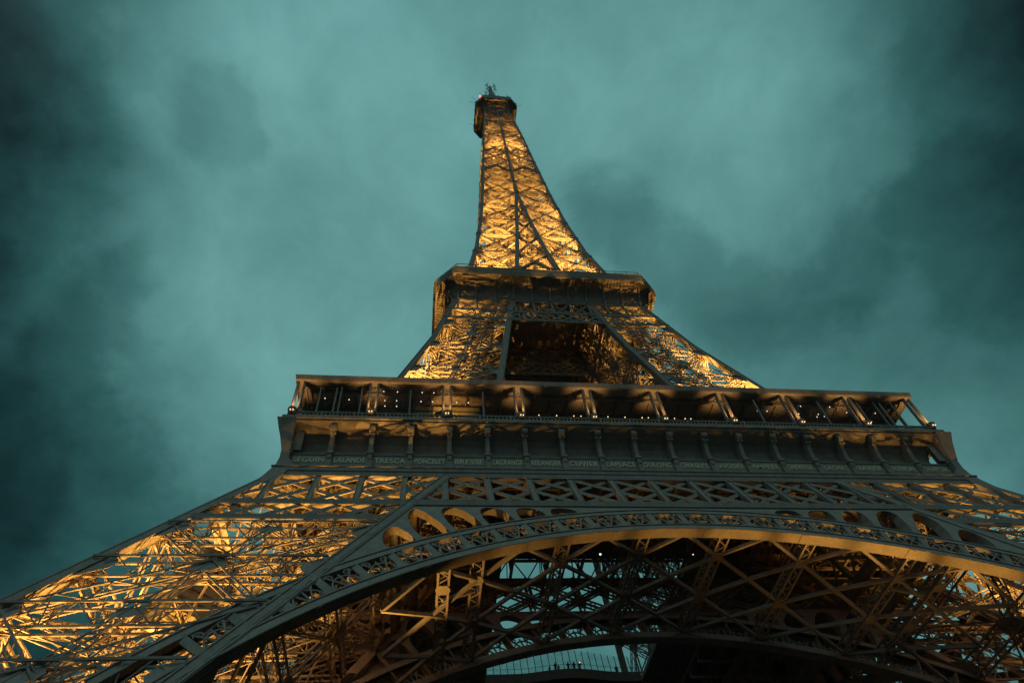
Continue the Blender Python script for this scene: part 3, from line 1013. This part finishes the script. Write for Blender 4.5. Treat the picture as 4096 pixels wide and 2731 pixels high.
for sx in (-1, 1):
    for sy in (-1, 1):
        for a, b in zip(zs[:-1], zs[1:]):
            mb.beam((sx * core(a), sy * core(a), a), (sx * core(b), sy * core(b), b), 0.3, 0.3, V((1, 0, 0)))
for i, (a, b) in enumerate(zip(zs[:-1], zs[1:])):
    ca, cb = core(a), core(b)
    sg = 1 if i % 2 else -1
    for s in (-1, 1):
        mb.beam((s * ca, ca * sg, a), (s * cb, -cb * sg, b), 0.14, 0.14, V((1, 0, 0)))
        mb.beam((ca * sg, s * ca, a), (-cb * sg, s * cb, b), 0.14, 0.14, V((0, 1, 0)))
        mb.beam((-ca, s * ca, a), (ca, s * ca, a), 0.18, 0.18, V((0, 0, 1)))
        mb.beam((s * ca, -ca, a), (s * ca, ca, a), 0.18, 0.18, V((0, 0, 1)))
    # cable guide sheets and stair flights round the core
    mb.box((-0.35, -0.35, a), (0.35, 0.35, b))
    r_ = ca + 0.9
    q = [(-r_, -r_), (r_, -r_), (r_, r_), (-r_, r_)]
    p0, p1 = q[i % 4], q[(i + 1) % 4]
    mb.beam((*p0, a), (*p1, b), 0.8, 0.08, V((0, 0, 1)))
shaft = mb.build('shaft', IRON, tower)
sf = shaft_face().build('lattice_face', IRON, shaft)
for k in (1, 2, 3):
    c = sf.copy(); COL.objects.link(c); c.parent = shaft; c.rotation_euler.z = k * PI / 2
zz3 = [115, 120, 125, 132, 140, 149, 158, 168, 178, 190, 203, 215, 230, 247, 263, 271]
def wz(z): return 0.55 + 0.42 * (271 - z) / 156
def shaft_rafter(outer):
    mb = MB()
    rows = []
    for z in zz3:
        w = wz(z); h = H(z); g = G(z)
        if outer:
            rows.append([(-h, -h, z), (-h + w, -h, z), (-h + w, -h + w, z), (-h, -h + w, z)])
        else:
            x = -g
            rows.append([(x - w / 2, -h - .02, z), (x + w / 2, -h - .02, z), (x + w / 2, -h + w, z), (x - w / 2, -h + w, z)])
    mb.strip(rows, True)
    return mb
ro = shaft_rafter(True).build('rafter', IRON, shaft)
ri = shaft_rafter(False).build('rafter', IRON, shaft)
mb = MB()
rows = []
for z in [z for z in zz3 if z <= 178]:
    w = wz(z); h = H(z); x = G(z)
    rows.append([(x - w / 2, -h - .03, z), (x + w / 2, -h - .03, z), (x + w / 2, -h + w, z), (x - w / 2, -h + w, z)])
mb.strip(rows, True)
rj = mb.build('rafter', IRON, shaft)
for o in (ro, ri, rj):
    for k in (1, 2, 3):
        c = o.copy(); COL.objects.link(c); c.parent = shaft; c.rotation_euler.z = k * PI / 2
mb = MB()      # horizontal frames inside the shaft
for k, z in enumerate(NOD):
    for zz_ in ((z, (z + NOD[k + 1]) / 2) if k < len(NOD) - 1 else (z,)):
        h = H(zz_) - 0.4; c_ = core(zz_)
        w = 0.35
        for sx in (-1, 1):
            for sy in (-1, 1):
                mb.girder((sx * h, sy * h, zz_), (sx * c_, sy * c_, zz_), V((0, 0, 1)), 0.55, 0.4, 0.14, 0.09, 0.9, lace=False)
                mb.beam((sx * h, sy * h * .1, zz_), (sx * h * .1, sy * h, zz_), 0.28, 0.25, V((0, 0, 1)))
            mb.girder((sx * h, 0, zz_), (sx * c_, 0, zz_), V((0, 0, 1)), 0.5, 0.4, 0.14, 0.09, 0.9, lace=False)
            mb.girder((0, sx * h, zz_), (0, sx * c_, zz_), V((0, 0, 1)), 0.5, 0.4, 0.14, 0.09, 0.9, lace=False)
mb.box((-8.6, -8.6, 196.4), (8.6, -2.6, 196.7)); mb.box((-8.6, 2.6, 196.4), (8.6, 8.6, 196.7))
mb.build('cross_frames', IRON, shaft)

# ------------------------------------------------------------------ top gallery and mast
mb = MB()
pr3 = [(4.3, 4.4, 264.3), (4.45, 4.75, 265.8), (4.7, 5.4, 267.2), (5.05, 6.4, 268.4), (5.3, 7.6, 269.0), (5.35, 7.85, 269.05), (5.4, 7.95, 269.2), (5.4, 7.95, 271.6), (5.35, 7.8, 271.8), (4.6, 7.0, 271.9)]
mb.strip([octo(*p) for p in pr3], True)
mb.strip([octo(4.0, 5.6, 271.9), octo(4.0, 5.6, 275.2), octo(3.4, 4.8, 276.0), octo(2.2, 3.0, 284), octo(1.3, 1.7, 293), octo(1.0, 1.2, 300), octo(0.9, 1.0, 301)], True)
topg = mb.build('top_gallery', IRON, tower)
mb = MB()
for rz in range(4):
    Rm = Matrix.Rotation(rz * PI / 2, 4, 'Z')
    for x in (-4.6, 4.6):
        pts = [(4.45, 264), (4.85, 265.8), (5.5, 267.2), (6.5, 268.4), (7.7, 268.95)]
        for (a, za), (b, zb) in zip(pts[:-1], pts[1:]):
            mb.beam(Rm @ V((x, -a - .05, za)), Rm @ V((x, -b - .05, zb)), 0.3, 0.3, Rm @ V((0, 1, 0)))
    mb.beam(Rm @ V((-5.4, -7.9, 271.9)), Rm @ V((5.4, -7.9, 271.9)), 0.2, 0.12, V((0, 0, 1)))
mb.build('bracket_ribs', IRON, topg)
random.seed(11)
mb = MB()
for rz in range(4):
    Rm = Matrix.Rotation(rz * PI / 2, 4, 'Z')
    for i in range(15):
        x = -5.6 + 11.2 * (i + random.random() * .6) / 15
        hgt = random.choice((0.6, 0.9, 1.2, 1.7))
        b0 = Rm @ V((x, -7.85, 271.7)); b1 = b0 + V((random.uniform(-.15, .15), 0, hgt))
        mb.beam(b0, b1, 0.10, 0.10, V((1, 0, 0)))
        if random.random() < .55:
            mb.box((b1.x - .22, b1.y - .12, b1.z - .35), (b1.x + .22, b1.y + .12, b1.z + .25))
    for i in range(26):
        x = -5.3 + 10.6 * i / 25
        mb.beam(Rm @ V((x, -7.8, 271.7)), Rm @ V((x, -7.8, 272.6)), 0.05, 0.05, V((1, 0, 0)))
    mb.beam(Rm @ V((-5.4, -7.8, 272.6)), Rm @ V((5.4, -7.8, 272.6)), 0.08, 0.08, V((0, 0, 1)))
    for x, l in ((4.5, 1.5), (3.7, 1.2), (5.3, 1.6)):
        p = Rm @ V((x, -7.7, 271.7)); mb.beam(p, p + Rm @ V((-.35, 0, l)), .12, .12, V((0, 1, 0))); mb.beam(p + Rm @ V((.3, 0, 0)), p + Rm @ V((-.1, 0, l)), .12, .12, V((0, 1, 0)))
mb.build('aerial', DARK, topg)
mb = MB()
for p, q in (((-8.0, -5.0, 271), (-10.6, -5.4, 271.6)), ((-8.0, 3.5, 271), (-10.4, 3.2, 272)), ((8.0, -5.2, 271), (9.9, -5.6, 271.6)), ((-5.6, -8, 271.8), (-6.6, -8.2, 274.6)), ((4.2, -8, 271.8), (4.0, -8.2, 275)), ((-7.9, -6.2, 271.6), (-9.6, -6.8, 272.4))):
    mb.beam(p, q, 0.07, 0.07, V((0, 1, 0)))
mb.build('whip_aerial', DARK, topg)
mb = MB()
mb.strip([[(-.75, -.75, 300), (.75, -.75, 300), (.75, .75, 300), (-.75, .75, 300)], [(-.6, -.6, 309), (.6, -.6, 309), (.6, .6, 309), (-.6, .6, 309)], [(-.3, -.3, 314), (.3, -.3, 314), (.3, .3, 314), (-.3, .3, 314)]], True)
mast = mb.build('mast', IRON, topg)
mb = MB()
for z in (303.2, 305.0, 308.5, 310.3):
    for dx, dy in ((1, 1), (-1, 1), (1, -1), (-1, -1)):
        p = V((dx * .5, dy * .5, z)); q = V((dx * 1.75, dy * 1.75, z))
        mb.beam(p, q, 0.14, 0.14, V((0, 0, 1)))
        mb.beam(q + V((0, 0, -.9)), q + V((0, 0, .9)), 0.12, 0.12, V((1, 0, 0)))
        mb.beam(q + V((-dy * .7, dx * .7, 0)), q + V((dy * .7, -dx * .7, 0)), 0.12, 0.12, V((0, 0, 1)))
mb.build('dipole_array', DARK, topg)
mb = MB(); mb.cyl((-6.35, -7.4, 271.9), (-6.35, -7.4, 272.5), 0.28, 8)
mb.build('warning_light', REDL, topg)

# ------------------------------------------------------------------ lift cabin climbing in the near pillar
mb = MB()
def cabin_pt(a, b, z): return V((-38.3, -37.6, 35.0)) + V((1, 1, 0)).normalized() * b + V((1, -1, 0)).normalized() * a + V((0, 0, z))
def cbox(m, a0, a1, b0, b1, z0, z1):
    m.quad8([cabin_pt(a0, b0, z0), cabin_pt(a1, b0, z0), cabin_pt(a1, b1, z0), cabin_pt(a0, b1, z0), cabin_pt(a0, b0, z1), cabin_pt(a1, b0, z1), cabin_pt(a1, b1, z1), cabin_pt(a0, b1, z1)])
cbox(mb, -1.9, 1.9, -1.6, 1.6, 0, 2.6)
cbox(mb, -1.9, 1.9, -1.6 - 0.9, 1.6 - 0.9, -3.0, -0.3)
cab = mb.build('lift_cabin', CABIN)
tag(cab, 'yellow lit lift cabin with gridded underside climbing inside the left lattice leg', 'lift')
mb = MB()
for o_, z in ((0, -0.05), (-0.9, -3.05)):
    for i in range(5):
        a = -1.9 + 3.8 * i / 4; cbox(mb, a - .06, a + .06, -1.65 + o_, 1.65 + o_, z - 0.08, z + 0.05)
    for i in range(4):
        b = -1.6 + 3.2 * i / 3; cbox(mb, -1.95, 1.95, b - .06 + o_, b + .06 + o_, z - 0.09, z + 0.05)
    for a in (-1.95, 1.95):
        for z2 in (z + 0.9, z + 1.8):
            cbox(mb, a - .05, a + .05, -1.6 + o_, 1.6 + o_, z2, z2 + .1)
mb.build('cabin_frame', IRON, cab)

# ------------------------------------------------------------------ small lights in the gallery
def ball(name, p, r, m):
    bm = bmesh.new()
    bmesh.ops.create_icosphere(bm, subdivisions=1, radius=r)
    me = bpy.data.meshes.new(name); bm.to_mesh(me); bm.free()
    me.materials.append(m)
    o = bpy.data.objects.new(name, me); COL.objects.link(o); o.location = p
    return o
spot0 = None
def put(proto, p):
    c = proto.copy(); COL.objects.link(c); c.location = p
    return c
SP = [(-33.1, -34.0), (-30.5, -33.9), (-29.2, -34.0), (-26.7, -35.2), (-25.2, -35.2), (-22.5, -35.2), (-21.2, -35.2), (-26.6, -33.9), (-25.3, -33.9), (-22.6, -33.9), (-21.3, -33.9), (-18.6, -33.9), (-17.3, -33.9), (-26.6, -33.1), (-25.3, -33.1), (-22.6, -33.1), (-21.4, -33.0), (-26.5, -31.7), (-25.2, -31.8),
      (17.1, -33.8), (18.3, -33.8), (20.9, -34.7), (22.2, -34.7), (21.2, -33.4), (22.4, -33.5), (24.7, -34.7), (25.9, -34.7), (24.9, -33.5), (24.9, -33.1), (25.7, -33.6), (25.8, -33.2), (28.4, -33.9), (32.1, -33.9), (32.2, -32.5)]
SP = [(x, y, 61.95) for x, y in SP]
lamp = ball('spotlight', (0, 0, 0), 0.062, WHITEW)
tag(lamp, 'tiny white spotlight under the first gallery roof, behind the end bays', 'spotlight', 'spotlights under the gallery roof')
for i, p in enumerate(SP):
    if i == 0: lamp.location = p
    else: put(lamp, p)
tl = ball('table_lamp', (0, 0, 0), 0.062, WARMB)
tag(tl, 'small warm table lamp glowing behind the balustrade of the middle bays', 'lamp', 'lamps behind the balustrade')
for i, x in enumerate((-9.75, -7.79, -5.88, -5.08, -2.04, -0.1, 1.86, 2.57, 3.75, 5.59, 6.81, 7.48)):
    p = (x, -35.3, 58.56)
    if i == 0: tl.location = p
    else: put(tl, p)
bl = ball('bulkhead_lamp', (-4.7, -30.5, 44.0), 0.11, WHITEW)
tag(bl, 'lone white bulb shining in the dark under the first floor near the arch crown', 'lamp')
bl2 = ball('bulkhead_lamp', (4.4, -31.0, 43.6), 0.06, WHITEW)
tag(bl2, 'faint white bulb under the first floor beside the lattice rib', 'lamp')

# ------------------------------------------------------------------ people at the glass balustrade
def person(x, hgt, lean, arms, coat, label, extra=None):
    y = wave(x) + 1.35
    k = hgt / 1.72
    me = bpy.data.meshes.new('person')
    fwd = -1.0            # facing the void
    P = {'pel': (0, 0, .95), 'wst': (0, fwd * .03 * lean, 1.10), 'ch': (0, fwd * .10 * lean, 1.32), 'nk': (0, fwd * .14 * lean, 1.48), 'hd': (0, fwd * .17 * lean, 1.60), 'tp': (0, fwd * .18 * lean, 1.70)}
    vs = []; es = []; rs = []
    def add(p, r, par=None):
        vs.append((p[0] * k, p[1] * k, p[2] * k)); rs.append(r * k)
        if par is not None: es.append((par, len(vs) - 1))
        return len(vs) - 1
    pel = add(P['pel'], .15)
    w = add(P['wst'], .135, pel); c = add(P['ch'], .165, w); n = add(P['nk'], .06, c); h = add(P['hd'], .095, n); add(P['tp'], .08, h)
    for s in (-1, 1):
        hip = add((s * .10, 0, .86), .095, pel); kn = add((s * .11, fwd * .03, .48), .065, hip); an = add((s * .11, .02, .10), .05, kn); add((s * .12, fwd * .16, .05), .045, an)
        sh = add((s * .21, P['ch'][1], 1.38), .065, c)
        if arms == 'rail':
            el = add((s * .27, P['ch'][1] + fwd * .12, 1.14), .05, sh); ha = add((s * .16, P['ch'][1] + fwd * .34, 1.10), .038, el)
        elif arms == 'up':
            el = add((s * .28, P['ch'][1] + fwd * .16, 1.20), .05, sh); ha = add((s * .10, P['ch'][1] + fwd * .30, 1.46), .038, el)
        else:
            el = add((s * .27, P['ch'][1] + .03, 1.10), .05, sh); ha = add((s * .26, P['ch'][1] + fwd * .06, .84), .038, el)
        for f in range(4):
            b0 = vs[ha]
            add((b0[0] / k + (f - 1.5) * .02, b0[1] / k + fwd * .07, b0[2] / k - .02 - .006 * abs(f - 1)), .010, ha)
        b0 = vs[ha]; add((b0[0] / k - s * .05, b0[1] / k + fwd * .03, b0[2] / k), .011, ha)
    me.from_pydata(vs, es, [])
    o = bpy.data.objects.new('person', me); COL.objects.link(o)
    sk = o.modifiers.new('skin', 'SKIN')
    for i, r in enumerate(rs):
        me.skin_vertices[0].data[i].radius = (r, r)
    me.skin_vertices[0].data[0].use_root = True
    ss = o.modifiers.new('smooth', 'SUBSURF'); ss.levels = 1; ss.render_levels = 1
    me.materials.append(coat)
    bpy.context.view_layer.update()
    ev = bpy.data.meshes.new_from_object(o.evaluated_get(bpy.context.evaluated_depsgraph_get()))
    o.modifiers.clear(); o.data = ev; ev.name = 'person'
    ev.materials.clear()
    for m_ in (coat, SKIN, TROU): ev.materials.append(m_)
    for p in ev.polygons:
        p.use_smooth = True
        z = p.center.z / k
        p.material_index = 1 if z > 1.49 else (2 if z < .9 else 0)
    hd = P['hd']
    bm = bmesh.new(); bmesh.ops.create_icosphere(bm, subdivisions=2, radius=.108 * k)
    for v in bm.verts:
        if v.co.y < -0.02 and v.co.z < 0.04: v.co.y = -0.02
        v.co += V((hd[0] * k, hd[1] * k + .03, hd[2] * k + .045))
    hm = bpy.data.meshes.new('hair'); bm.to_mesh(hm); bm.free(); hm.materials.append(HAIR)
    ho = bpy.data.objects.new('hair', hm); COL.objects.link(ho); ho.parent = o
    o.location = (x, y, 57.3)
    tag(o, label, 'person', 'visitors at the glass balustrade')
    if extra == 'phone':
        b = MB(); b.box((-.06, fwd * .45 * k, 1.45 * k), (.06, fwd * .44 * k + .015, 1.60 * k))
        q = b.build('phone', PHONE); q.location = o.location
        tag(q, 'glowing orange phone screen held up by a visitor at the void', 'phone')
    return o
person(-1.95, 1.25, 1.0, 'rail', COAT[2], 'small child in brown coat at the glass rail, half hidden by the floor edge')
person(-1.05, 1.72, 1.6, 'rail', COAT[0], 'visitor in black coat bending over the rail beside the small child')
person(-0.55, 1.30, 1.4, 'rail', COAT[3], 'short visitor in grey coat pressed close against the bending visitor')
person(0.95, 1.74, 0.6, 'rail', COAT[1], 'upright visitor in navy coat standing alone left of the tallest one')
person(1.85, 1.84, 0.4, 'down', COAT[0], 'tallest visitor, in black coat, standing upright with arms down')
person(2.75, 1.70, 1.2, 'up', COAT[3], 'visitor in grey coat holding up a glowing phone at the rail', 'phone')
person(8.75, 1.72, 0.4, 'down', COAT[2], 'visitor in brown coat standing apart at the far right end of the glass')

# ------------------------------------------------------------------ ground
mb = MB()
mb.v = [(-900, -900, 0), (900, -900, 0), (900, 900, 0), (-900, 900, 0)]; mb.f = [(0, 1, 2, 3)]
gr = mb.build('ground', GROUND); gr['kind'] = 'structure'

# ------------------------------------------------------------------ sodium floodlights
SODC = (1.0, 0.55, 0.105)
fix = MB()
fix.box((-.28, -.22, -.55), (.28, .22, -.15)); fix.box((-.34, -.28, -.15), (.34, .28, -.10)); fix.box((-.05, -.05, -.9), (.05, .05, -.55))
fix_o = None
def flood(p, aim, power, ang=150, blend=0.6, r=0.12, col=SODC):
    global fix_o
    p = V(p); d = (V(aim) - p).normalized()
    if fix_o is None:
        fix_o = fix.build('floodlight', DARK, tower); o = fix_o
    else:
        o = fix_o.copy(); COL.objects.link(o)
    q = d.to_track_quat('Z', 'Y')
    o.location = p; o.rotation_mode = 'QUATERNION'; o.rotation_quaternion = q
    ld = bpy.data.lights.new('floodlight_beam', 'SPOT')
    ld.energy = power; ld.color = col; ld.spot_size = math.radians(ang); ld.spot_blend = blend; ld.shadow_soft_size = r
    lo = bpy.data.objects.new('floodlight_beam', ld); COL.objects.link(lo)
    lo.location = p; lo.rotation_mode = 'QUATERNION'; lo.rotation_quaternion = d.to_track_quat('-Z', 'Y')
    lo.parent = tower
def pc(z, fx=0.5, fy=0.5):
    return (G(z) + (H(z) - G(z)) * fx, G(z) + (H(z) - G(z)) * fy)
for sx, k in ((-1, 1.0), (1, 0.5)):
    sy = -1
    for z, pw, spots in ((9, 42000, ((.25, .25), (.5, .5))), (19, 34000, ((.22, .3), (.62, .5))), (28.5, 13000, ((.25, .3), (.68, .45))), (37, 6500, ((.4, .45), (.75, .6)))):
        if sx > 0 and z < 15:
            continue
        for fx, fy in spots:
            a, b = pc(z, fx, fy); a2, b2 = pc(z + 10, fx, fy)
            flood((sx * a, sy * b, z), (sx * (a * .85 + a2 * .15), sy * (b * .7 + b2 * .3), z + 10), pw * k, 66, 0.5)
    for z, pw, spots in ((64.5, 95000, ((.66, .6),)), (76, 75000, ((.62, .58),))):
        for fx, fy in spots:
            a, b = pc(z, fx, fy); a2, b2 = pc(z + 10, fx, fy)
            flood((sx * a, sy * b, z), (sx * (a * .85 + a2 * .15), sy * (b * .6 + b2 * .4), z + 10), pw, 62, 0.5)
for z, pw, sp in ((117.5, 60000, 74), (138, 56000, 80), (158, 44000, 96)):
    for sx, sy in ((-1, -1), (1, -1), (-1, 1), (1, 1)):
        a, b = pc(z, .55, .55)
        flood((sx * a, sy * b, z), (sx * a * .93, sy * b * .93, z + 10), pw, sp)
for z, pw in ((178, 34000), (198, 31000), (216, 29000), (233, 27000), (249, 24000)):
    for sx, sy in ((-1, -1), (1, 1), (1, -1), (-1, 1)):
        e = H(z) * 0.58
        flood((sx * e, sy * e, z), (sx * e * .95, sy * e * .95, z + 10), pw, 105)
# lamps just inside the lattice faces that reach the undersides of the overhanging galleries
for x, pw in ((-15.5, 1700), (16.2, 1100)):
    flood((x, -18.95, 101.5), (x * 1.03, -19.9, 113), pw, 100)
for x, y, pw in ((-18.95, -12, 3200), (18.95, -15, 1500)):
    flood((x, y, 101.5), (x * 1.05, y, 113), pw, 110)
for x, pw in ((-34.5, 1000), (-29.0, 2100), (31.5, 1500)):
    flood((x, -38.0, 40.9), (x * 0.98, -36.0, 56), pw, 80, 0.6, 0.04)
# floods on the lamp pots along the gallery washing posts and roof soffit
for x in post_x:
    ld = bpy.data.lights.new('pot_beam', 'SPOT')
    ld.energy = 600; ld.color = (1.0, 0.58, 0.17); ld.spot_size = math.radians(66); ld.spot_blend = .9; ld.shadow_soft_size = .15
    lo = bpy.data.objects.new('pot_beam', ld); COL.objects.link(lo); lo.location = (x, -36.1, 57.75); lo.rotation_euler = (PI - 0.10, 0, 0); lo.parent = tower
# ground floods that wash the arch soffit and the vault
flood((20, -40.5, 4), (13, -41.2, 38), 3500, 48, 0.9)
for x, pw in ((-14, 9000), (-8, 16000), (-2, 24000), (4, 32000), (10, 42000), (15.5, 48000), (21, 32000), (26.5, 9000)):
    z = ZC + math.sqrt(RI ** 2 - x * x)
    flood((x, -H(z) + 0.2, 1.0), (x, -H(z) + 0.55, z), pw, 11, 0.9)
flood((-27.4, -38.5, 26.5), (-17, -40.6, 41), 5500, 50, 0.6, 0.1)
flood((-20.6, -35.6, 58.0), (-19.6, -33.5, 60.2), 900, 74, 0.7, 0.1)
